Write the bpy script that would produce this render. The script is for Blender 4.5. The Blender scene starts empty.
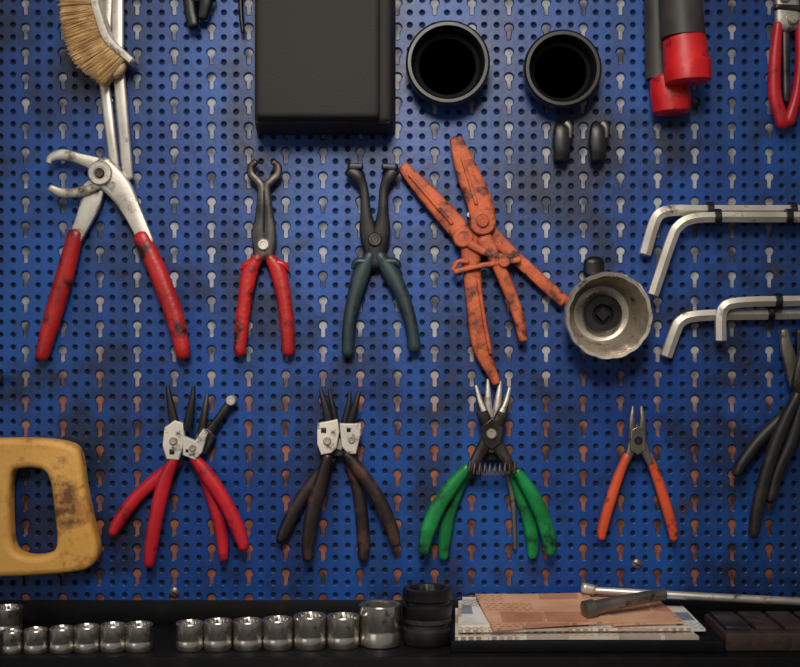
import bpy, bmesh, math, random
from mathutils import Vector, Matrix
random.seed(7)
S=0.001; D=1300.0; CX=400.0; CY=333.5; H=1.4
def W(x,y,z=0): return Vector(((x-CX)*S, -z*S, (CY-y)*S+H))
def lin(c):
    r=[]
    for v in c:
        v=v/255.0
        r.append(v/12.92 if v<=0.04045 else ((v+0.055)/1.055)**2.4)
    return (r[0],r[1],r[2],1)
# ---------------- materials
def mat(name,c1,c2=None,scale=30,rough=.45,metal=0,dirt=None,amt=.5,dscale=60,bump=0.0,bscale=200,stretch=None,spec=None,dirt2=None,amt2=.4,d2scale=20):
    m=bpy.data.materials.new(name); m.use_nodes=True
    nt=m.node_tree; N=nt.nodes; L=nt.links
    b=N["Principled BSDF"]
    tc=N.new("ShaderNodeTexCoord")
    vec=tc.outputs["Object"]
    c2=c2 or tuple(v*.8 for v in c1)
    n=N.new("ShaderNodeTexNoise"); n.inputs["Scale"].default_value=scale; n.inputs["Detail"].default_value=5
    L.new(vec,n.inputs["Vector"])
    r=N.new("ShaderNodeValToRGB"); r.color_ramp.elements[0].position=.35; r.color_ramp.elements[1].position=.65
    r.color_ramp.elements[0].color=lin(c2); r.color_ramp.elements[1].color=lin(c1)
    L.new(n.outputs["Fac"],r.inputs["Fac"])
    out=r.outputs["Color"]
    def dirtlayer(out,dirt,amt,dscale,stretch,soft,seed):
        n2=N.new("ShaderNodeTexNoise"); n2.inputs["Scale"].default_value=dscale; n2.inputs["Detail"].default_value=8; n2.inputs["Roughness"].default_value=.65
        mp=N.new("ShaderNodeMapping"); mp.inputs["Location"].default_value=(seed,0,seed)
        if stretch: mp.inputs["Scale"].default_value=stretch
        L.new(vec,mp.inputs["Vector"]); L.new(mp.outputs[0],n2.inputs["Vector"])
        r2=N.new("ShaderNodeValToRGB"); p=.72-.35*amt
        r2.color_ramp.elements[0].position=p-soft; r2.color_ramp.elements[1].position=p+soft
        r2.color_ramp.elements[0].color=(0,0,0,1); r2.color_ramp.elements[1].color=(1,1,1,1)
        L.new(n2.outputs["Fac"],r2.inputs["Fac"])
        mx=N.new("ShaderNodeMix"); mx.data_type='RGBA'
        L.new(r2.outputs["Color"],mx.inputs[0]); L.new(out,mx.inputs[6]); mx.inputs[7].default_value=lin(dirt)
        return mx.outputs[2]
    if dirt:
        out=dirtlayer(out,dirt,amt,dscale,None,.06,0)
        if stretch: out=dirtlayer(out,dirt,amt*.8,dscale*1.7,stretch,.14,5.3)
    if dirt2: out=dirtlayer(out,dirt2,amt2,d2scale,None,.05,11.7)
    L.new(out,b.inputs["Base Color"])
    mr=N.new("ShaderNodeMapRange"); mr.inputs[3].default_value=max(.05,rough-.1); mr.inputs[4].default_value=min(1,rough+.15)
    L.new(n.outputs["Fac"],mr.inputs[0]); L.new(mr.outputs[0],b.inputs["Roughness"])
    b.inputs["Metallic"].default_value=metal
    if spec is not None: b.inputs["Specular IOR Level"].default_value=spec
    if bump>0:
        nb=N.new("ShaderNodeTexNoise"); nb.inputs["Scale"].default_value=bscale; nb.inputs["Detail"].default_value=6
        L.new(vec,nb.inputs["Vector"])
        bp=N.new("ShaderNodeBump"); bp.inputs["Strength"].default_value=bump; bp.inputs["Distance"].default_value=.002
        L.new(nb.outputs["Fac"],bp.inputs["Height"]); L.new(bp.outputs[0],b.inputs["Normal"])
    return m
M_blue=mat("blue_enamel",(12,78,158),(10,58,132),scale=7,rough=.38,dirt=(15,33,66),amt=.48,dscale=8,bump=.15,bscale=120,stretch=(1,1,.22),dirt2=(54,47,54),amt2=.2,d2scale=22)
M_dark=mat("hole_shade_dark",(14,16,26),(8,10,15),rough=.8)  # near-black colour stands in for shade in holes, bores and slots
M_red=mat("red_vinyl",(196,34,30),(156,22,22),scale=25,rough=.35,dirt=(50,12,12),amt=.42,dscale=45,bump=.2)
M_red2=mat("red_vinyl_clean",(206,34,46),(172,22,36),scale=25,rough=.33,dirt=(80,14,18),amt=.3,dscale=40)
M_teal=mat("dark_teal_grip",(40,60,64),(26,42,48),rough=.42,dirt=(15,20,24),amt=.42)
M_black=mat("black_rubber",(38,35,35),(24,21,22),rough=.42,dirt=(58,48,44),amt=.3)
M_brownblk=mat("worn_black_grip",(50,36,33),(26,21,20),rough=.38,dirt=(84,54,44),amt=.4,dscale=50)
M_box=mat("matte_black_case",(44,40,37),(36,33,31),scale=8,rough=.75,bump=.25,bscale=500)
M_plast=mat("black_plastic",(22,21,22),(13,13,15),rough=.35)
M_steel=mat("satin_steel",(212,205,194),(174,166,154),rough=.4,metal=.65,dirt=(84,68,56),amt=.34,dscale=50,bump=.1)
M_bright2=mat("satin_chrome",(222,214,202),(194,187,176),rough=.38,metal=.65,dirt=(96,80,68),amt=.24,dscale=60)
M_sock=mat("used_chrome",(232,225,214),(192,185,174),rough=.2,metal=.95,dirt=(70,58,48),amt=.28,dscale=70)
M_bright=mat("bright_plate",(228,220,206),(200,192,180),rough=.5,metal=.2,dirt=(90,72,58),amt=.34,dscale=90)
M_dsteel=mat("oiled_dark_steel",(100,94,90),(54,51,50),rough=.35,metal=.8,dirt=(60,38,26),amt=.35)
M_gsteel=mat("grey_tool_steel",(150,144,136),(110,104,98),rough=.35,metal=.75,dirt=(60,44,34),amt=.35)
M_blksteel=mat("black_oxide_steel",(50,47,48),(28,27,29),rough=.36,metal=.6)
M_rust=mat("rusty_orange",(206,100,52),(164,70,36),scale=40,rough=.55,dirt=(74,32,22),amt=.46,dscale=50,bump=.4,bscale=220)
M_green=mat("green_vinyl",(22,140,70),(12,104,50),rough=.35,dirt=(10,46,24),amt=.38,dscale=45)
M_orange=mat("orange_vinyl",(228,92,50),(200,70,36),rough=.38,dirt=(110,40,20),amt=.3)
M_yellow=mat("yellow_paint",(240,184,96),(222,162,76),scale=12,rough=.5,dirt=(120,76,42),amt=.4,dscale=22,bump=.25,dirt2=(190,128,62),amt2=.3,d2scale=38)
M_brist=mat("brass_bristle",(250,222,174),(214,178,126),scale=80,rough=.5,metal=0)
M_cup=mat("cup_steel",(246,234,216),(216,202,184),rough=.26,metal=.85,dirt=(120,98,80),amt=.28)
M_tray=mat("black_tray",(13,12,13),(7,7,8),rough=.6,dirt=(30,24,22),amt=.28,dscale=20,spec=.2)
M_capred=mat("red_cap",(222,30,34),(192,20,26),rough=.4,dirt=(90,14,16),amt=.34)
M_grey=mat("grey_rubber",(70,64,62),(50,47,46),rough=.5)
M_tan=mat("tan_cover",(210,164,132),(192,138,106),scale=18,rough=.6,dirt=(140,98,72),amt=.36,dscale=35)
M_rustblk=mat("rust_stained_metal",(82,56,44),(46,35,32),scale=30,rough=.65,dirt=(26,22,22),amt=.5,dscale=30,bump=.3)
M_plaster=mat("painted_plaster",(150,146,138),(138,134,128),scale=4,rough=.9)
M_conc=mat("concrete_floor",(96,92,88),(80,78,74),scale=3,rough=.85)
def keymat():
    m=bpy.data.materials.new("behind_board"); m.use_nodes=True
    nt=m.node_tree; N=nt.nodes; L=nt.links; b=N["Principled BSDF"]
    tc=N.new("ShaderNodeTexCoord"); sp=N.new("ShaderNodeSeparateXYZ"); L.new(tc.outputs["Object"],sp.inputs[0])
    n=N.new("ShaderNodeTexNoise"); n.inputs["Scale"].default_value=11; n.inputs["Detail"].default_value=4; L.new(tc.outputs["Object"],n.inputs["Vector"])
    mr=N.new("ShaderNodeMapRange"); mr.inputs[1].default_value=H+.02; mr.inputs[2].default_value=H-.12
    L.new(sp.outputs["Z"],mr.inputs[0])
    ma=N.new("ShaderNodeMath"); ma.operation='MULTIPLY_ADD'; L.new(n.outputs["Fac"],ma.inputs[0]); ma.inputs[1].default_value=1.6; ma.inputs[2].default_value=-.8
    ad=N.new("ShaderNodeMath"); ad.use_clamp=True; L.new(mr.outputs[0],ad.inputs[0]); L.new(ma.outputs[0],ad.inputs[1])
    r=N.new("ShaderNodeValToRGB"); e=r.color_ramp.elements
    e[0].position=.2; e[0].color=lin((166,166,170)); e[1].position=.8; e[1].color=lin((150,88,62))
    L.new(ad.outputs[0],r.inputs[0])
    n2=N.new("ShaderNodeTexNoise"); n2.inputs["Scale"].default_value=45; L.new(tc.outputs["Object"],n2.inputs["Vector"])
    r2=N.new("ShaderNodeValToRGB"); r2.color_ramp.elements[0].position=.36; r2.color_ramp.elements[1].position=.6
    r2.color_ramp.elements[0].color=(.1,.1,.14,1); r2.color_ramp.elements[1].color=(1,1,1,1); L.new(n2.outputs["Fac"],r2.inputs[0])
    mx=N.new("ShaderNodeMix"); mx.data_type='RGBA'; mx.blend_type='MULTIPLY'; mx.inputs[0].default_value=1
    L.new(r.outputs[0],mx.inputs[6]); L.new(r2.outputs[0],mx.inputs[7]); L.new(mx.outputs[2],b.inputs["Base Color"]); b.inputs["Roughness"].default_value=.6
    return m
M_key=keymat()
def printmat(name,paper,ink,pic,rowh=.0045,pth=.56):
    """printed page: broken lines of type plus a few picture blocks"""
    m=bpy.data.materials.new(name); m.use_nodes=True
    nt=m.node_tree; N=nt.nodes; L=nt.links; b=N["Principled BSDF"]
    tc=N.new("ShaderNodeTexCoord")
    bk=N.new("ShaderNodeTexBrick"); bk.inputs["Scale"].default_value=1; bk.inputs["Brick Width"].default_value=.007; bk.inputs["Row Height"].default_value=rowh
    bk.inputs["Mortar Size"].default_value=.0013; bk.inputs["Color1"].default_value=lin(ink); bk.inputs["Color2"].default_value=lin(tuple((i+p)/2 for i,p in zip(ink,paper)))
    bk.inputs["Mortar"].default_value=lin(paper); bk.offset=.37; L.new(tc.outputs["Object"],bk.inputs["Vector"])
    def blocks(bw,rh,seed,th):
        mp=N.new("ShaderNodeMapping"); mp.inputs["Location"].default_value=(seed,seed*.7,0); L.new(tc.outputs["Object"],mp.inputs[0])
        k=N.new("ShaderNodeTexBrick"); k.inputs["Scale"].default_value=1; k.inputs["Brick Width"].default_value=bw; k.inputs["Row Height"].default_value=rh
        k.inputs["Mortar Size"].default_value=.002; k.inputs["Color1"].default_value=(0,0,0,1); k.inputs["Color2"].default_value=(1,1,1,1); k.inputs["Mortar"].default_value=(0,0,0,1)
        L.new(mp.outputs[0],k.inputs["Vector"])
        g=N.new("ShaderNodeMath"); g.operation='GREATER_THAN'; g.inputs[1].default_value=th; L.new(k.outputs["Color"],g.inputs[0]); return g.outputs[0]
    m1=N.new("ShaderNodeMix"); m1.data_type='RGBA'; L.new(blocks(.05,.028,.013,.4),m1.inputs[0]); m1.inputs[6].default_value=lin(paper); L.new(bk.outputs["Color"],m1.inputs[7])
    m2=N.new("ShaderNodeMix"); m2.data_type='RGBA'; L.new(blocks(.042,.035,.41,pth),m2.inputs[0]); L.new(m1.outputs[2],m2.inputs[6]); m2.inputs[7].default_value=lin(pic)
    n3=N.new("ShaderNodeTexNoise"); n3.inputs["Scale"].default_value=26; n3.inputs["Detail"].default_value=6; L.new(tc.outputs["Object"],n3.inputs["Vector"])
    r3=N.new("ShaderNodeValToRGB"); r3.color_ramp.elements[0].position=.35; r3.color_ramp.elements[1].position=.6
    r3.color_ramp.elements[0].color=(.68,.58,.5,1); r3.color_ramp.elements[1].color=(1,1,1,1); L.new(n3.outputs["Fac"],r3.inputs[0])
    mx=N.new("ShaderNodeMix"); mx.data_type='RGBA'; mx.blend_type='MULTIPLY'; mx.inputs[0].default_value=.7; L.new(m2.outputs[2],mx.inputs[6]); L.new(r3.outputs[0],mx.inputs[7])
    L.new(mx.outputs[2],b.inputs["Base Color"]); b.inputs["Roughness"].default_value=.7
    return m
M_paper=printmat("newspaper_print",(238,228,212),(150,138,130),(196,180,164),pth=.7)
M_paper2=printmat("magazine_page",(232,228,222),(130,134,148),(128,146,164),pth=.62)
M_tan2=printmat("printed_tan_cover",(222,172,138),(176,124,98),(196,138,106),rowh=.006,pth=.66)
# ---------------- mesh helpers (board millimetres: x right, y down, z out of board)
def mk(verts,faces,m,smooth=True,name="part",recalc=True):
    me=bpy.data.meshes.new(name); me.from_pydata([W(*v) for v in verts],[],faces)
    if recalc:
        bm=bmesh.new(); bm.from_mesh(me); bmesh.ops.recalc_face_normals(bm,faces=bm.faces); bm.to_mesh(me); bm.free()
    me.materials.append(m)
    if smooth:
        for p in me.polygons: p.use_smooth=True
        try: me.set_sharp_from_angle(angle=math.radians(38))
        except Exception: pass
    ob=bpy.data.objects.new(name,me); bpy.context.scene.collection.objects.link(ob); return ob
def cr(p0,p1,p2,p3,t):
    return [0.5*((2*b)+(-a+c)*t+(2*a-5*b+4*c-d)*t*t+(-a+3*b-3*c+d)*t**3) for a,b,c,d in zip(p0,p1,p2,p3)]
def resample(pts,n,closed=False):
    out=[];k=len(pts)
    if closed:
        for i in range(k):
            for j in range(n): out.append(cr(pts[(i-1)%k],pts[i],pts[(i+1)%k],pts[(i+2)%k],j/n))
        return out
    for i in range(k-1):
        p0=pts[i-1] if i>0 else [2*a-b for a,b in zip(pts[0],pts[1])]
        p3=pts[i+2] if i+2<k else [2*a-b for a,b in zip(pts[-1],pts[-2])]
        for j in range(n): out.append(cr(p0,pts[i],pts[i+1],p3,j/n))
    out.append(list(pts[-1])); return out
def sweep(pts,m,name="part",t=None,e=2.0,n=14,seg=7,cap=.6,smooth=True,z=None,straight=False):
    P=[]
    for p in pts:
        p=list(p)
        if len(p)==3: p=[p[0],p[1],z,p[2]]
        if len(p)==4: p.append(p[3] if t is None else t)
        P.append(p)
    R=P if straight else (resample(P,seg) if len(P)>1 else P)
    V=[Vector(r[:3]) for r in R]; rings=[]
    K=len(R)
    def ring(c,T,w,th):
        B=Vector((0,0,1)); B=B-T*B.dot(T)
        if B.length<.05: B=Vector((0,1,0))-T*T.y
        B.normalize(); Nn=T.cross(B); o=[]
        for i in range(n):
            a=2*math.pi*(i+.5)/n; ca,sa=math.cos(a),math.sin(a)
            x=abs(ca)**(2/e)*math.copysign(1,ca); y=abs(sa)**(2/e)*math.copysign(1,sa)
            q=c+Nn*(x*w/2)+B*(y*th/2); o.append((q.x,q.y,q.z))
        return o
    Ts=[]
    for i in range(K):
        T=V[min(i+1,K-1)]-V[max(i-1,0)]
        Ts.append(T.normalized())
    steps=[(80,),(55,),(28,)] if cap>0 else []
    for (a,) in steps:
        a=math.radians(a); s=math.cos(a); w,th=R[0][3],R[0][4]
        rings.append(ring(V[0]-Ts[0]*(w/2*cap*math.sin(a)),Ts[0],w*s,th*s))
    for i in range(K): rings.append(ring(V[i],Ts[i],max(R[i][3],.3),max(R[i][4],.3)))
    for (a,) in steps[::-1]:
        a=math.radians(a); s=math.cos(a); w,th=R[-1][3],R[-1][4]
        rings.append(ring(V[-1]+Ts[-1]*(w/2*cap*math.sin(a)),Ts[-1],w*s,th*s))
    vs=[v for r in rings for v in r]; fs=[]
    for i in range(len(rings)-1):
        for j in range(n):
            fs.append((i*n+j,i*n+(j+1)%n,(i+1)*n+(j+1)%n,(i+1)*n+j))
    fs.append(tuple(range(n))); fs.append(tuple(range((len(rings)-1)*n,len(rings)*n)))
    return mk(vs,fs,m,smooth,name)
def lathe(prof,c,m,name="part",axis=(0,0,1),n=40,mod=None):
    A=Vector(axis).normalized(); U=A.cross(Vector((0,1,0)) if abs(A.y)<.9 else Vector((1,0,0))).normalized(); Vv=A.cross(U)
    c=Vector(c); vs=[];fs=[]
    for k,(r,h) in enumerate(prof):
        for i in range(n):
            a=2*math.pi*i/n; rr=r*(mod(k,a) if mod else 1)
            q=c+A*h+U*(rr*math.cos(a))+Vv*(rr*math.sin(a)); vs.append(tuple(q))
    for k in range(len(prof)-1):
        for i in range(n): fs.append((k*n+i,k*n+(i+1)%n,(k+1)*n+(i+1)%n,(k+1)*n+i))
    if prof[0][0]>.01: fs.append(tuple(range(n)))
    if prof[-1][0]>.01: fs.append(tuple(range((len(prof)-1)*n,len(prof)*n)))
    return mk(vs,fs,m,True,name)
def disc(x,y,z0,z1,r,m,name="rivet",n=28):
    b=min(1.2,r*.2)
    return lathe([(r,z0),(r,z1-b),(r-b,z1),(r*.55,z1),(r*.5,z1-.6),(.01,z1-.6)],(x,y,0),m,name,n=n)
def plate(outs,z0,z1,m,name="plate",b=1.0,smooth=0):
    cu=bpy.data.curves.new(name,'CURVE'); cu.dimensions='2D'; cu.fill_mode='BOTH'
    for o in outs:
        o=[tuple(p) for p in o]
        if smooth: o=[tuple(p) for p in resample(o,smooth,True)]
        s=cu.splines.new('POLY'); s.points.add(len(o)-1); s.use_cyclic_u=True
        for i,p in enumerate(o): s.points[i].co=(p[0],-p[1],0,1)
    cu.extrude=max(.01,(z1-z0)/2-b); cu.bevel_depth=b; cu.bevel_resolution=3; cu.offset=-b
    ob=bpy.data.objects.new(name,cu); bpy.context.scene.collection.objects.link(ob)
    dg=bpy.context.evaluated_depsgraph_get(); me=bpy.data.meshes.new_from_object(ob.evaluated_get(dg))
    bpy.data.objects.remove(ob); zc=(z0+z1)/2
    for v in me.vertices: v.co=W(v.co.x,-v.co.y,v.co.z+zc)
    me.materials.clear(); me.materials.append(m)
    for p in me.polygons: p.use_smooth=True; p.material_index=0
    try: me.set_sharp_from_angle(angle=math.radians(35))
    except Exception: pass
    o2=bpy.data.objects.new(name,me); bpy.context.scene.collection.objects.link(o2); return o2
def boxm(x0,x1,y0,y1,z0,z1,m,name="part",bev=1.5,taper=0,segs=2):
    me=bpy.data.meshes.new(name); bm=bmesh.new()
    vs=[]
    for z,t in ((z0,0),(z1,taper)):
        for x,y in ((x0+t,y0+t),(x1-t,y0+t),(x1-t,y1-t),(x0+t,y1-t)): vs.append(bm.verts.new(W(x,y,z)))
    for f in ((0,1,2,3),(4,5,6,7),(0,1,5,4),(1,2,6,5),(2,3,7,6),(3,0,4,7)): bm.faces.new([vs[i] for i in f])
    bmesh.ops.recalc_face_normals(bm,faces=bm.faces)
    if bev>0: bmesh.ops.bevel(bm,geom=bm.edges[:]+bm.verts[:],offset=bev*S,segments=segs,affect='EDGES',profile=.5)
    bm.to_mesh(me); bm.free(); me.materials.append(m)
    for p in me.polygons: p.use_smooth=True
    try: me.set_sharp_from_angle(angle=math.radians(35))
    except Exception: pass
    ob=bpy.data.objects.new(name,me); bpy.context.scene.collection.objects.link(ob); return ob
def group(name,parts,z=None):
    lo=Vector((9,9,9)); hi=Vector((-9,-9,-9))
    for o in parts:
        for v in o.data.vertices:
            for k in range(3): lo[k]=min(lo[k],v.co[k]); hi[k]=max(hi[k],v.co[k])
    c=(lo+hi)/2
    e=bpy.data.objects.new(name,None); e.empty_display_size=.02; bpy.context.scene.collection.objects.link(e)
    loc=c.copy()
    if z:
        loc.x-=c.x*z/D; loc.z-=(c.z-H)*z/D
    e.location=loc
    T=Matrix.Translation(-c)
    for o in parts: o.data.transform(T); o.parent=e
    return e
def peg(x,y,z1,r=2.6): return lathe([(r,-.5),(r,z1)],(x,y,0),M_steel,"hook_peg",n=14)
def hnd(pts,m,z,name,t=11): return sweep([(x,y,z,w) for x,y,w in pts],m,name,t=t,e=2.3,cap=.9)

# ---------------- pegboard with modelled blind holes, small ones capped in a shade colour
def board():
    g=12.4; cols0=-13; ncol=92; rows0=-12; nrow=64
    V=[];F=[];MI=[]
    def addcell(cx,cy,w,h,hole,rim,depth,mi):
        n=len(hole); base=len(V)
        for (hx,hy) in hole:
            k=min((w/2)/abs(hx) if abs(hx)>1e-6 else 1e9,(h/2)/abs(hy) if abs(hy)>1e-6 else 1e9)
            V.append((cx+hx*k,cy+hy*k,0))
        for (hx,hy) in hole:
            l=math.hypot(hx,hy); V.append((cx+hx*(1+rim/l),cy+hy*(1+rim/l),0))
        for (hx,hy) in hole: V.append((cx+hx,cy+hy,-.8))
        for (hx,hy) in hole: V.append((cx+hx,cy+hy,-depth))
        for r in range(3):
            for i in range(n):
                j=(i+1)%n; F.append((base+r*n+i,base+(r+1)*n+i,base+(r+1)*n+j,base+r*n+j)); MI.append(0)
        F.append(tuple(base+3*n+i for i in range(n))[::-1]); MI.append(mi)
    c12=[]
    for i in range(16):
        a=math.pi*2*i/16+math.pi/4; c12.append((2.3*math.cos(a),2.3*math.sin(a)))
    key=[]
    angs=[math.atan2(12.4,6.2),math.atan2(12.4,-6.2),math.atan2(-12.4,-6.2),math.atan2(-12.4,6.2)]
    A=sorted([math.radians(a)-math.pi for a in range(0,360,15)]+angs)
    for a in A:
        dx,dy=math.cos(a),math.sin(a)
        R=4.4
        b=dy*(-3.4); d_=b*b-(3.4**2-R**2); t1=b+math.sqrt(d_)
        t2=0
        if dy>0:
            t2=8.8/dy
            if abs(dx)>1e-6: t2=min(t2,2.1/abs(dx))
        key.append((dx*max(t1,t2),dy*max(t1,t2)))
    for c in range(ncol):
        x=(cols0+c)*g+ .6
        if c%3==0:
            for r in range(nrow//2): addcell(x,(rows0+2*r+.5)*g,g,2*g,key,1.1,2.6,1)
        else:
            for r in range(nrow): addcell(x,(rows0+r)*g,g,g,c12,1.0,2.8,2)  # small holes closed by a cap painted dark as shade
    me=bpy.data.meshes.new("pegboard"); me.from_pydata([W(*v) for v in V],[],F)
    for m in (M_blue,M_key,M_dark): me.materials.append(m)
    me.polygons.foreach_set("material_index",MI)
    bm=bmesh.new(); bm.from_mesh(me); bmesh.ops.recalc_face_normals(bm,faces=bm.faces); bm.to_mesh(me); bm.free()
    ob=bpy.data.objects.new("pegboard",me); bpy.context.scene.collection.objects.link(ob)
board()
def slab(name,x0,x1,ya,yb,z0,z1,m):
    me=bpy.data.meshes.new(name); bm=bmesh.new(); bmesh.ops.create_cube(bm,size=1); 
    for v in bm.verts: v.co=Vector(((x0+x1)/2+v.co.x*(x1-x0),(ya+yb)/2+v.co.y*(yb-ya),(z0+z1)/2+v.co.z*(z1-z0)))
    bm.to_mesh(me); bm.free(); me.materials.append(m); ob=bpy.data.objects.new(name,me); bpy.context.scene.collection.objects.link(ob)
slab("wall_back",-2.5,2.5,.0029,.1,0,2.8,M_plaster)
slab("floor",-2.5,2.5,-3,.1,-.05,0,M_conc)

# ---------------- black case
group("black_storage_case",[boxm(256,396,-150,136,0,58,M_box,"case_body",bev=6,taper=5,segs=3),
   boxm(263,381,-146,130,56,72,M_box,"case_lid",bev=5,taper=1,segs=3),
   boxm(262,390,127,132,50,53,M_plast,"seam",bev=.5)])

# ---------------- wire brush
def wire_brush():
    B=[(92,-90),(92,-30),(94,0),(98,20),(108,42),(128,58)]
    O=[(60,-95),(60,-30),(63,0),(66,30),(76,60),(104,84)]
    Bs=resample(B,12);Os=resample(O,12)
    vs=[];fs=[]
    for k in range(4200):
        t=random.random()*(len(Bs)-1.001); i=int(t); f=t-i
        b=[Bs[i][j]*(1-f)+Bs[i+1][j]*f for j in (0,1)]; o=[Os[i][j]*(1-f)+Os[i+1][j]*f for j in (0,1)]
        z=random.uniform(12,34); zz=z+random.uniform(-3,3); q=random.uniform(.9,1.04)
        tx=b[0]+(o[0]-b[0])*q+random.uniform(-1.5,1.5); ty=b[1]+(o[1]-b[1])*q+random.uniform(-2,2)
        mxx=(b[0]+tx)/2+random.uniform(-1,1); my=(b[1]+ty)/2+random.uniform(-1,1)
        dx,dy=tx-b[0],ty-b[1]; l=math.hypot(dx,dy); nx,ny=-dy/l*.35,dx/l*.35
        s=len(vs)
        for (px,py,pz) in ((b[0],b[1],z),(mxx,my,(z+zz)/2),(tx,ty,zz)):
            vs+= [(px+nx,py+ny,pz),(px-nx,py-ny,pz),(px,py,pz+.6)]
        for r in (0,3):
            for a in range(3):
                c=(a+1)%3; fs.append((s+r+a,s+r+c,s+r+3+c,s+r+3+a))
        fs.append((s+6,s+7,s+8))
    br=mk(vs,fs,M_brist,False,"bristles",recalc=True)
    core=sweep([((a[0]*.6+b[0]*.4),(a[1]*.6+b[1]*.4),22,20,18) for a,b in zip(B,O)],M_brist,"bristle_core",e=3)
    back=sweep([(94,-90,23,9,28),(95,-30,23,9,28),(97,0,23,9,28),(102,20,23,9,28),(111,42,23,9,28),(133,62,23,7,26)],M_bright,"brush_back",e=5)
    return group("wire_brush",[br,core,back,peg(100,10,20)],22)
wire_brush()
group("steel_rod",[sweep([(103,70,8,11,5),(116,176,8,10,5)],M_bright2,"shaft",e=3,straight=True),
   sweep([(112,-60,8,10,6),(104,84,8,10,6)],M_bright2,"shaft_upper",e=4,straight=True),peg(110,100,7)],8)
group("steel_rod",[sweep([(118,-80,12,12,6),(118,60,12,12,6),(128,176,12,11,5)],M_bright2,"shaft",e=4,straight=True),peg(121,90,11)],12)

# ---------------- hose clamp pliers (large, red)
group("hose_clamp_pliers",[
  sweep([(112,176,14,24,9),(96,166,14,16,9),(80,160,14,11,9),(64,156,14,11,9),(53,159,14,9,9),(50,164,14,6,9)],M_steel,"upper_jaw",e=4),
  sweep([(104,176,16,20,9),(95,186,16,14,9),(80,193,16,10,9),(64,194,16,10,9),(52,189,16,7,9)],M_steel,"lower_jaw",e=4),
  sweep([(100,170,16,28,9),(120,190,16,25,9),(134,215,16,18,8),(147,243,16,15,8)],M_steel,"lever_right",e=5),
  sweep([(97,188,11,16,8),(90,205,11,20,8),(84,220,11,17,8),(73,243,11,13,8)],M_steel,"lever_left",e=5),
  hnd([(142,238,17),(158,272,18),(174,315,18),(183,352,15)],M_red,16,"grip_right",13),
  hnd([(75,235,16),(66,270,18),(53,315,18),(42,354,14)],M_red,11,"grip_left",13),
  disc(102,175,6,24,12,M_steel,"pivot"),disc(102,175,23,26,5,M_dsteel,"pivot_screw"),peg(120,180,12),peg(85,204,9)],14)

# ---------------- red hook-nose pliers
group("hose_removal_pliers",[
  sweep([(256,163,14,6,7),(251,168,14,7,7),(252,176,14,8,7),(258,182,14,8,8),(262,190,14,9,8),(261,215,14,11,8),(259,235,14,14,8),(262,257,14,16,8)],M_dsteel,"jaw_left",e=4),
  sweep([(273,163,14,6,7),(278,168,14,7,7),(277,176,14,8,7),(271,182,14,8,8),(266,190,14,9,8),(268,215,14,11,8),(269,235,14,14,8),(266,257,14,16,8)],M_dsteel,"jaw_right",e=4),
  sweep([(264.3,192,18.4,1.4,1),(264.3,232,18.4,1.4,1)],M_dark,"jaw_line",straight=True),
  disc(264,245,8,21,6,M_steel,"pivot"),
  hnd([(258,258,11),(250,272,16),(245,300,14),(242,325,14),(240,350,12)],M_red,14,"grip_left"),
  hnd([(270,258,11),(278,272,16),(284,300,14),(287,325,14),(288,350,12)],M_red,14,"grip_right"),
  sweep([(258,262,15,8),(247,264,15,7),(241,269,15,4)],M_red,"guard_left"),
  sweep([(270,262,15,8),(282,264,15,7),(288,269,15,4)],M_red,"guard_right"),peg(264,200,12)],14)

# ---------------- teal pliers
group("spark_plug_pliers",[
  sweep([(350,172,14,11,10),(358,178,14,13,10),(364,190,14,9,8),(366,212,14,11,8),(369,235,14,18,8),(376,264,14,15,8)],M_blksteel,"jaw_left",e=4),
  sweep([(350,168,14,8,12),(362,168,14,6,12)],M_blksteel,"hook_left",e=4),
  sweep([(394,172,14,11,10),(389,178,14,12,10),(384,190,14,9,8),(383,212,14,11,8),(381,235,14,18,8),(373,264,14,15,8)],M_blksteel,"jaw_right",e=4),
  sweep([(383,168,14,6,12),(396,169,14,8,12)],M_blksteel,"hook_right",e=4),
  disc(375,240,8,21,7,M_dsteel,"pivot"),
  hnd([(370,256,12),(361,275,17),(353,303,14),(349,328,13),(348,351,12)],M_teal,14,"grip_left"),
  hnd([(380,256,12),(392,275,17),(404,300,14),(411,325,13),(414,346,13)],M_teal,14,"grip_right"),
  sweep([(367,262,15,9),(357,262,15,8),(353,268,15,4)],M_teal,"guard_left"),
  sweep([(383,262,15,9),(395,262,15,8),(400,267,15,4)],M_teal,"guard_right"),peg(375,232,12)],14)

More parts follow.
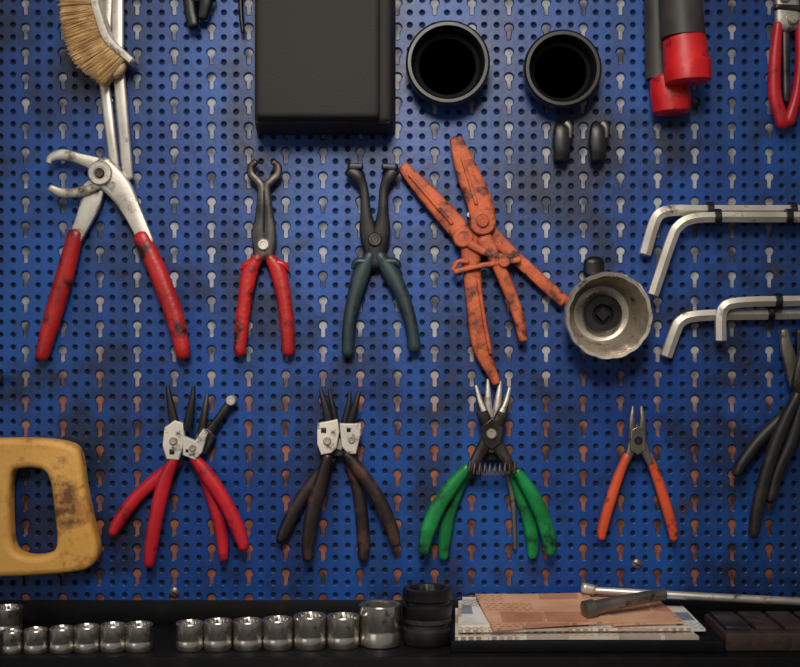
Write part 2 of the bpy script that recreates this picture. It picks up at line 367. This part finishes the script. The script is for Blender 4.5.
# ---------------- rusty orange line clamp pliers
group("rusty_hose_pinch_pliers",[
  sweep([(404,168,14,12,9),(428,195,14,18,10),(455,225,14,21,10),(466,240,14,18,10)],M_rust,"jaw_left",e=4,cap=.4),
  sweep([(410,176,20,3,3),(452,224,20,4,3)],M_rust,"jaw_left_rib",e=3),
  sweep([(456,141,18,13,9),(467,172,18,22,10),(480,205,18,25,10),(484,225,18,24,10)],M_rust,"jaw_top",e=4,cap=.4),
  sweep([(462,160,24,3,3),(476,205,24,4,3)],M_rust,"jaw_top_rib",e=3),
  sweep([(482,225,13,16,8),(515,257,13,13,8),(562,300,13,13,8)],M_rust,"arm_right",e=4),
  sweep([(470,232,16,22,10),(472,270,16,18,10),(476,310,16,17,10),(481,345,16,17,10),(496,381,16,8,8)],M_rust,"handle_main",e=3),
  sweep([(478,280,22,4,5),(484,320,22,4,5),(490,352,22,4,5)],M_rust,"handle_rib",e=3),
  sweep([(484,240,22,16,8),(496,262,22,13,8),(510,295,22,12,8),(518,318,22,11,8),(522,338,22,9,7)],M_rust,"handle_release",e=3),
  sweep([(470,245,24,8,5),(490,255,24,7,5),(512,258,24,6,5)],M_rust,"link_upper",e=3),
  sweep([(455,272,24,5,5),(480,266,25,5,5),(518,260,24,6,5)],M_rust,"cross_bar",e=3),
  sweep([(453,270,22,5,5),(458,262,22,5,5),(468,262,22,5,5)],M_rust,"bar_hook",e=2),
  disc(482,223,8,28,13,M_rust,"pivot"),disc(482,223,27,30,6,M_rust,"pivot_pin"),
  disc(463,238,8,25,10,M_rust,"pivot_lower"),disc(503,262,18,29,6,M_rust,"rivet_a"),peg(500,245,12),peg(470,215,12)],16)

# ---------------- black cups
def cup_black(x,y,r,dz):
    p=[(r*.86,0),(r*.9,dz*.6),(r,dz*.62),(r,dz-2),(r-2,dz),(r-5,dz),(r-7,dz-3),(r-9,dz*.5),(r*.68,dz*.42),(r*.66,8),(.01,7)]
    group("black_plastic_cap",[lathe(p,(x,y,0),M_plast,"cap_shell",n=56),
      lathe([(r*.68,dz*.42),(r*.72,dz*.46),(r*.76,dz*.42)],(x,y,0),M_plast,"inner_ring",n=56)],dz)
cup_black(448,62,41,38); cup_black(563,68,38,36)
for x in (562,598):
    group("small_black_clip",[sweep([(x-1,125,12,12,14),(x-1,134,14,17,18),(x-1,150,14,17,18),(x-2,161,14,12,14)],M_plast,"clip_body",e=5,cap=.25),
      sweep([(x+3,124,20,9,6),(x+7,130,21,7,6),(x+7,140,22,4,3)],M_dsteel,"clip_tab",e=3,cap=.2),peg(x,135,8)],12)
# ---------------- oil filter socket
def oilcup():
    ax=(.02,.07,1); n=120
    c=(603,312,0)
    md=lambda k,a:(1+(.022*abs(math.sin(7.5*a)) if 3<=k<=8 else 0))
    shell=lathe([(20,8),(30,12),(36,22),(39,34),(41,52),(41.5,58),(40.5,60),(37.5,59.5),(36,42),(32,26),(27,18),(18,16),(17,16.5)],c,M_cup,"socket_shell",axis=ax,n=n,mod=md)
    boss=lathe([(19,15),(19,26),(17,28),(11,28),(10,27),(10,20),(.01,20)],c,M_blksteel,"drive_boss",axis=ax,n=40)
    sq=lathe([(7,19),(7,27.5),(6.5,28),(.01,28)],c,M_dark,"square_drive",axis=ax,n=4)
    nut=sweep([(597,262,10,20,16),(597,274,10,20,16)],M_blksteel,"hanger_block",e=4)
    group("oil_filter_socket",[shell,boss,sq,nut,peg(603,312,10,6)],30)
oilcup()

# ---------------- red tipped handles
group("red_tipped_clamp_handle",[
  sweep([(656,-60,16,24),(659,78,16,26)],M_grey,"shaft",straight=True,cap=.1),
  sweep([(665,76,20,32),(668,86,20,37),(670,96,20,39),(671,111,20,37)],M_capred,"cap",cap=.2,e=2.3,n=24),
  peg(657,20,12)],18)
group("red_tipped_clamp_handle",[
  sweep([(676,-60,46,38),(680,-10,46,40),(683,36,46,43)],M_grey,"shaft",straight=True,cap=.1,n=24),
  sweep([(683,36,46,40),(685,44,46,42),(686,60,46,43),(687,62,46,46),(688,79,46,44)],M_capred,"cap",cap=.14,e=2.2,n=24,straight=True),
  peg(679,0,30,4)],46)
# ---------------- locking pliers top right
group("locking_pliers",[
  hnd([(778,25,9),(775,60,12),(775,95,13),(783,122,14)],M_red2,14,"grip_left"),
  hnd([(800,20,10),(800,60,10),(796,95,10),(789,120,12)],M_red2,14,"grip_right"),
  sweep([(786,-60,14,20,10),(786,-10,14,22,10),(788,24,14,26,10)],M_steel,"body",e=4),
  sweep([(775,8,16,6,8),(800,10,16,8,8)],M_dsteel,"jaw_link",e=3),
  sweep([(786,30,12,8,6),(787,100,12,7,6)],M_dsteel,"release_lever",e=3),
  disc(783,-2,10,22,6,M_steel),disc(791,20,10,22,6,M_steel),peg(786,0,10)],14)

# ---------------- hex keys
def lkey(pts,r,z):
    return [sweep([(x,y,z,2*r) for x,y in pts],M_bright2,"key_shaft",n=6,seg=8,cap=.25,e=2)]
def clip(x,y,z,r): return lathe([(r+.5,-3),(r+2.5,-3),(r+2.5,3),(r+.5,3),(r+.5,-3)],(x,y,z),M_plast,"holder_clip",axis=(1,0,0),n=20)
group("l_shaped_hex_key",lkey([(880,210),(780,211),(700,211),(672,211),(660,215),(654,226),(646,254)],6.3,12)+[peg(710,211,10),peg(790,211,10),clip(710,211,12,6.5),clip(792,211,12,6.5)],12)
group("l_shaped_hex_key",lkey([(880,217),(780,218),(715,218),(692,220),(680,227),(673,240),(655,294)],5.8,24)+[peg(720,218,22),clip(718,218,24,6),clip(788,218,24,6)],24)
group("l_shaped_hex_key",lkey([(880,312),(780,314),(720,315),(692,317),(681,322),(676,331),(667,356)],6.3,12)+[peg(770,314,10),clip(770,313,12,6.5)],12)
group("l_shaped_hex_key",lkey([(880,298),(800,301),(752,302),(732,304),(725,308),(722,317),(722,340)],5.8,22)+[peg(760,302,20),clip(778,302,22,6)],22)

# ---------------- snap-ring pliers row
def snap(name,tips,plates,handles,hm,pivots,z,tipm=M_blksteel,t=10,extra=(),pm=M_steel):
    parts=[]
    for i,p in enumerate(tips): parts.append(sweep([(x,y,z+(i%2)*1.5,w,min(w,8)) for x,y,w in p],tipm,"tip_%d"%(i+1),e=3,cap=.2))
    for i,(o,m) in enumerate(plates): parts.append(plate([o],z-4+i*1,z+6+i*1,m,"head_plate_%d"%(i+1),b=1.2))
    for i,p in enumerate(handles): parts.append(hnd(p,hm,z,"grip_%d"%(i+1),t))
    for (x,y,r) in pivots: parts.append(disc(x,y,z-6,z+8.5,r,pm,"pivot"))
    parts+=list(extra); x,y,_=pivots[0]; parts.append(peg(x,y-12,z-3))
    return group(name,parts,z)
def stamp(x0,y0,z,s=5): return boxm(x0,x0+s,y0,y0+s,z,z+.8,M_dsteel,"stamp",bev=.2)
snap("snap_ring_pliers",[[(168,387,3.5),(171,405,7),(176,430,11)],[(194,388,3.5),(192,405,7),(188,430,11)]],
  [([(166,428),(176,421),(184,424),(186,440),(180,460),(168,459),(164,446)],M_bright),
   ([(184,436),(196,441),(204,429),(208,434),(203,452),(196,460),(184,455)],M_bright)],
  [[(174,460,10),(165,482,14),(157,515,14),(152,545,13),(150,562,10)],[(194,458,10),(208,476,14),(226,504,14),(238,530,14),(243,545,11)]],M_red2,[(175,441,4),(194,448,3.5)],24,
  extra=[stamp(171,449,30),stamp(187,449,31,3)])
snap("snap_ring_pliers",[[(207,394,3),(204,415,7),(200,440,9)],[(232,398,7),(222,414,8),(208,434,10),(198,450,10)]],
  [([(196,434),(208,428),(216,436),(206,454),(194,456)],M_dsteel)],
  [[(178,462,9),(160,476,13),(136,498,13),(120,520,13),(114,531,10)],[(200,470,9),(208,486,12),(217,515,12),(222,540,12),(223,557,9)]],M_red2,[(200,446,5),(231,401,5)],11,tipm=M_dsteel)
snap("snap_ring_pliers",[[(321,391,3.5),(325,405,7),(330,425,10)],[(359,393,3.5),(355,408,7),(350,425,10)]],
  [([(318,424),(338,420),(340,432),(337,448),(332,453),(322,455),(318,444)],M_bright),([(340,424),(361,424),(361,434),(356,454),(348,454),(342,446)],M_bright)],
  [[(328,457,10),(322,480,13),(313,512,14),(309,540,13),(308,556,10)],[(347,455,10),(362,474,13),(380,502,14),(391,528,13),(394,541,11)]],M_brownblk,[(328,441,4),(352,440,3.5)],24,
  extra=[stamp(322,428,30),stamp(347,428,31,4)])
snap("snap_ring_pliers",[[(329,390,3),(332,405,6),(336,425,8)],[(350,392,3),(348,408,6),(344,425,8)]],
  [([(328,428),(350,428),(350,456),(328,456)],M_dsteel)],
  [[(332,460,9),(316,478,13),(298,504,13),(286,528,13),(281,539,10)],[(348,462,9),(356,482,12),(361,512,13),(363,540,13),(363,557,10)]],M_brownblk,[(340,444,6)],11)
def spring(x0,x1,y,z,r):
    pts=[]; turns=10; N_=turns*10
    for i in range(N_+1):
        t=i/N_; a=2*math.pi*turns*t
        pts.append((x0+(x1-x0)*t,y+r*math.cos(a)+4*math.sin(math.pi*t),z+r*math.sin(a),1.8,1.8))
    return sweep(pts,M_gsteel,"return_spring",n=6,straight=True,cap=0)
snap("snap_ring_pliers",[[(476,387,2.5),(480,402,7),(487,422,10)],[(509,389,2.5),(505,404,7),(497,422,10)],[(480,412,9),(492,436,14),(512,470,9)],[(504,412,9),(490,436,14),(470,470,9)]],
  [([(480,428),(492,418),(503,428),(500,444),(491,450),(483,444)],M_dsteel)],
  [[(467,468,10),(452,486,14),(438,508,15),(428,532,14),(425,548,11)],[(517,472,10),(530,492,14),(541,514,15),(548,538,14),(549,549,11)]],M_green,[(491,434,5)],26,tipm=M_dsteel,extra=[spring(468,517,466,29,6),
   sweep([(476,387,28,3,3),(480,402,29,5,4),(484,412,30,6,4)],M_steel,"tip_insert_left",e=3,cap=.2),sweep([(509,389,29,3,3),(505,404,30,5,4),(501,413,31,6,4)],M_steel,"tip_insert_right",e=3,cap=.2)])
snap("snap_ring_pliers",[[(488,380,3),(488,400,7),(489,422,9)],[(500,382,3),(498,400,7),(495,422,9)]],
  [([(484,420),(500,420),(504,460),(480,460)],M_blksteel)],
  [[(476,462,8),(462,480,12),(450,510,13),(445,538,13),(444,555,10)],[(508,462,8),(518,486,13),(527,514,13),(532,540,13),(532,554,10)]],M_green,[(491,446,6)],11,tipm=M_steel,
  extra=[sweep([(506,470,8,5,4),(513,500,8,5,4),(515,548,8,4,4)],M_gsteel,"steel_lever",e=3)])
snap("circlip_pliers",[[(633,407,3),(632,422,7),(633,440,10)],[(641,407,3),(642,422,7),(641,440,10)],[(634,440,11),(630,452,9),(625,464,7)],[(640,440,11),(645,452,9),(650,464,7)]],
  [([(630,430),(637,426),(644,430),(645,450),(637,455),(629,450)],M_gsteel)],
  [[(627,456,8),(618,478,10),(609,506,10.5),(603,528,10),(602,536,8)],[(648,456,8),(657,478,10),(666,506,10.5),(672,528,10),(673,537,8)]],M_orange,[(637,440,4)],14,tipm=M_gsteel,t=9,pm=M_dsteel)
# dark pliers right edge
group("long_reach_pliers",[
  sweep([(784,332,14,8,8),(787,350,14,12,9),(797,385,14,16,9)],M_gsteel,"jaw_left",e=4),
  sweep([(800,332,14,9,8),(802,350,14,13,9),(802,385,14,16,9)],M_blksteel,"jaw_right",e=4),disc(799,382,8,22,9,M_dsteel,"pivot"),
  hnd([(806,392,12),(788,412,13),(762,437,13),(744,460,13),(737,472,10)],M_black,16,"grip_left",12),
  hnd([(806,392,12),(815,440,13),(822,500,13)],M_black,14,"grip_right",12),peg(799,360,12)],15)
group("long_reach_pliers",[
  sweep([(812,340,28,9,8),(804,360,28,14,9),(798,388,28,14,9)],M_dsteel,"jaw",e=4),disc(800,388,20,34,7,M_dsteel,"pivot"),
  hnd([(797,396,11),(781,430,13),(767,470,13),(758,508,13),(754,532,10)],M_black,28,"grip_left",12),
  hnd([(803,400,11),(792,440,12),(779,470,12),(771,498,10)],M_black,26,"grip_right",12),peg(802,372,24)],28)

# ---------------- hacksaw
hs_out=[(-70,446),(-20,440),(30,439),(62,442),(76,448),(81,462),(84,485),(91,520),(97,545),(94,560),(82,568),(50,572),(10,574),(-30,573),(-70,560),(-74,500)]
hs_in=[(12,476),(22,468),(42,469),(50,480),(54,505),(57,535),(54,549),(40,554),(24,553),(14,545),(11,520)]
hs_in2=[(-58,470),(-30,466),(-12,474),(-10,510),(-12,545),(-40,552),(-58,540)]
group("hacksaw",[plate([hs_out,hs_in,hs_in2],6,32,M_yellow,"d_handle",b=6,smooth=4),
  boxm(-260,-60,452,460,14,20,M_steel,"frame_rail",bev=1),boxm(-260,-60,556,570,17,18.5,M_dsteel,"blade",bev=.3),peg(30,455,8,4)],20)

# ---------------- small black bits on the top edge
group("black_hook_clamp",[sweep([(186,-40,14,12),(190,5,14,12),(194,26,14,12)],M_plast,"arm_left",e=4),
  sweep([(206,-40,14,9),(207,-5,14,14),(203,18,14,10)],M_plast,"arm_right",e=4),sweep([(186,0,16,8),(214,-2,16,8)],M_plast,"bar",e=4),peg(196,-5,10)],14)
group("black_hook_clamp",[sweep([(240,-40,12,5),(241,10,12,5),(243,32,12,4)],M_plast,"pin"),sweep([(236,-30,12,6),(248,-30,12,6)],M_plast,"bar"),peg(241,-10,10)],12)
group("dark_rubber_bulb",[sweep([(-30,378,12,16),(-10,378,12,16),(0,379,12,10)],M_black,"bulb"),peg(-12,378,10)],12)
for (x,y) in ((637,564),(174,592)):
    group("board_screw",[lathe([(5,-.3),(5,1),(3.6,2.2),(.01,2.4)],(x,y,0),M_gsteel,"screw_head",n=24),sweep([(x-3,y-2,2.4,1,1),(x+3,y+2,2.4,1,1)],M_dark,"slot")])

# ---------------- tray shelf
FL=623
group("black_tray_shelf",[boxm(-260,1060,FL+.3,FL+90,0,136,M_tray,"shelf_body",bev=2)])
group("trim_1",[boxm(-260,1060,600,FL+.3,-.2,5,M_tray,"back_lip",bev=1)])
group("black_riser_block",[boxm(446,694,612,FL+.3,6,122,M_tray,"raised_step",bev=2)])
def socket(x,w,h,m=M_sock,z=78):
    k=(D-z)/D; xw=CX+(x-CX)*k; r=w/2*k
    prof=[(r*.93,0),(r*.98,1),(r*.98,h*.30),(r*.95,h*.34),(r*.95,h*.40),(r,h*.46),(r,h-1),(r-.8,h),(r*.84,h),(r*.78,h-1.5),(r*.74,h*.4),(.01,h*.4)]
    hexm=lambda k_,a:(1-.06*abs(math.sin(6*a)) if k_ in (9,10) else 1)
    group("wrench_socket",[lathe(prof,(xw,FL,z),m,"socket_body",axis=(0,-1,0),n=48,mod=hexm),
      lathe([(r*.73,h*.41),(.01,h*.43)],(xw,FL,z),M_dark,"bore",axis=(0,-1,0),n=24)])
for i,(x,w,h) in enumerate(((12,21,20),(36,24,21),(62,25,22),(87,26,23),(113,26,24),(139,28,24),(190,28,25),(218,29,26),(248,30,26),(278,31,27),(310,33,30),(343,33,29))):
    socket(x,w,h,z=120-2*i)
socket(380,42,38,z=90)
socket(8,30,26,z=45)
k=(D-84)/D; xw=CX+27*k
group("impact_socket",[lathe([(21,0),(22.5,2),(22.5,14),(20,16),(20,19),(22.5,21),(22.5,25)],(xw,FL,84),M_dsteel,"lower_socket",axis=(0,-1,0),n=48),
  lathe([(22,25),(23,27),(23,36),(20.5,38),(20.5,40),(23,42),(23,51),(21.5,52),(17,52),(16,50),(15,38),(.01,38)],(xw,FL,84),M_blksteel,"upper_socket",axis=(0,-1,0),n=48,mod=lambda k_,a:(1-.06*abs(math.sin(6*a)) if k_ in (9,10) else 1))])

# ---------------- papers
def sheet(c,th,m,name,wav=.8):
    nx,nz=16,8; vs=[];fs=[]; ph=random.random()*6
    for s in (0,1):
        for j in range(nz+1):
            for i in range(nx+1):
                u,v=i/nx,j/nz
                q=[ (c[0][k]*(1-u)+c[1][k]*u)*(1-v)+(c[3][k]*(1-u)+c[2][k]*u)*v for k in range(3)]
                y=q[2]+wav*math.sin(u*5+ph)*math.cos(v*3+ph)+s*th
                vs.append((q[0],y,q[1]))
    n=(nx+1)*(nz+1)
    for j in range(nz):
        for i in range(nx):
            a=j*(nx+1)+i; fs.append((a,a+1,a+nx+2,a+nx+1)); fs.append((n+a,n+a+nx+1,n+a+nx+2,n+a+1))
    def side(idx):
        for a,b in zip(idx[:-1],idx[1:]): fs.append((a,b,n+b,n+a))
    side([i for i in range(nx+1)]); side([nz*(nx+1)+i for i in range(nx+1)])
    side([j*(nx+1) for j in range(nz+1)]); side([j*(nx+1)+nx for j in range(nz+1)])
    return mk(vs,fs,m,True,name)
group("newspaper_stack",[
  sheet([(455,10,606),(658,12,606),(672,118,608.5),(450,121,608.5)],3.2,M_paper,"newspaper_bottom",.3),
  sheet([(470,9,602),(680,14,603),(682,100,606),(462,112,606)],2.4,M_paper2,"magazine_a",.3),
  sheet([(458,10,598.5),(654,12,599.5),(668,108,603.5),(453,117,603.5)],2.2,M_paper,"newspaper_mid",.4),
  sheet([(462,10,595),(640,8,596),(656,98,601),(456,106,601)],2.2,M_paper2,"magazine_b",.4),
  sheet([(500,9,592),(640,12,593),(650,70,598),(505,72,598)],2.4,M_tan,"booklet_back",.4),
  sheet([(474,20,590),(584,14,590),(600,102,598),(484,122,601)],2,M_tan2,"map_cover",.5),
  sheet([(575,30,591),(650,22,592),(662,100,599),(596,108,600)],2,M_tan2,"loose_page",.5)])
group("breaker_bar",[sweep([(586,586,20,7),(700,592,24,8),(830,598,28,8.5)],M_bright2,"bar_shaft",straight=True),
  sweep([(581,584,20,10),(590,586,20,10)],M_bright2,"drive_head",e=3)])
def wp(x,y,z):
    k=(D-z)/D; return (CX+(x-CX)*k, CY+(y-CY)*k, z)
a=wp(589,609,90); b=wp(625,601,78); c=wp(664,594,60)
group("socket_extension",[sweep([a+(14,),(a[0]*.5+b[0]*.5,a[1]*.5+b[1]*.5,84,13),b+(12,),c+(11,)],M_gsteel,"shaft",cap=.2),
  sweep([(a[0]-4,a[1]+1,92,18),(a[0]+5,a[1]-1,89,17)],M_gsteel,"socket_end",straight=True,cap=.2)])
parts=[boxm(696,900,606,FL,34,118,M_rustblk,"base",bev=2)]
for i in range(7): parts.append(boxm(699+i*27,722+i*27,602,608,42,108,M_rustblk if i%3 else M_dsteel,"cell_%d"%(i+1),bev=1.5))
group("rusty_drill_case",parts)

# ---------------- light
def area(name,loc,target,size,power,col):
    l=bpy.data.lights.new(name,'AREA'); l.energy=power; l.size=size; l.color=col
    o=bpy.data.objects.new(name,l); bpy.context.scene.collection.objects.link(o); o.location=loc
    o.rotation_euler=(Vector(target)-Vector(loc)).to_track_quat('-Z','Y').to_euler()
area("ceiling_lamp",(-.05,-.9,2.3),(0,0,1.45),.6,7,(1,.94,.85))
area("fill_light",(-1.3,-1.8,1.7),(0,0,1.4),1.0,3.0,(.97,.98,1))  # added soft fill lamp
sl=bpy.data.lights.new("vignette_spot",'SPOT'); sl.energy=60; sl.spot_size=math.radians(35); sl.spot_blend=1; sl.shadow_soft_size=.16; sl.color=(1,.95,.87)  # added spot, its soft cone makes the corners fall off darker
so=bpy.data.objects.new("vignette_spot",sl); bpy.context.scene.collection.objects.link(so); so.location=(-.05,-1.45,2.1)
so.rotation_euler=(Vector((0,0,1.41))-so.location).to_track_quat('-Z','Y').to_euler()
w=bpy.data.worlds.new("World"); bpy.context.scene.world=w; w.use_nodes=True
w.node_tree.nodes["Background"].inputs[0].default_value=(.6,.57,.54,1); w.node_tree.nodes["Background"].inputs[1].default_value=.22
cam=bpy.data.cameras.new("camera"); co=bpy.data.objects.new("camera",cam); bpy.context.scene.collection.objects.link(co)
co.location=(0,-D*S,H); co.rotation_euler=(math.pi/2,0,0); cam.sensor_width=36; cam.lens=36*1.3/.8
bpy.context.scene.camera=co
bpy.context.scene.view_settings.view_transform='Standard'
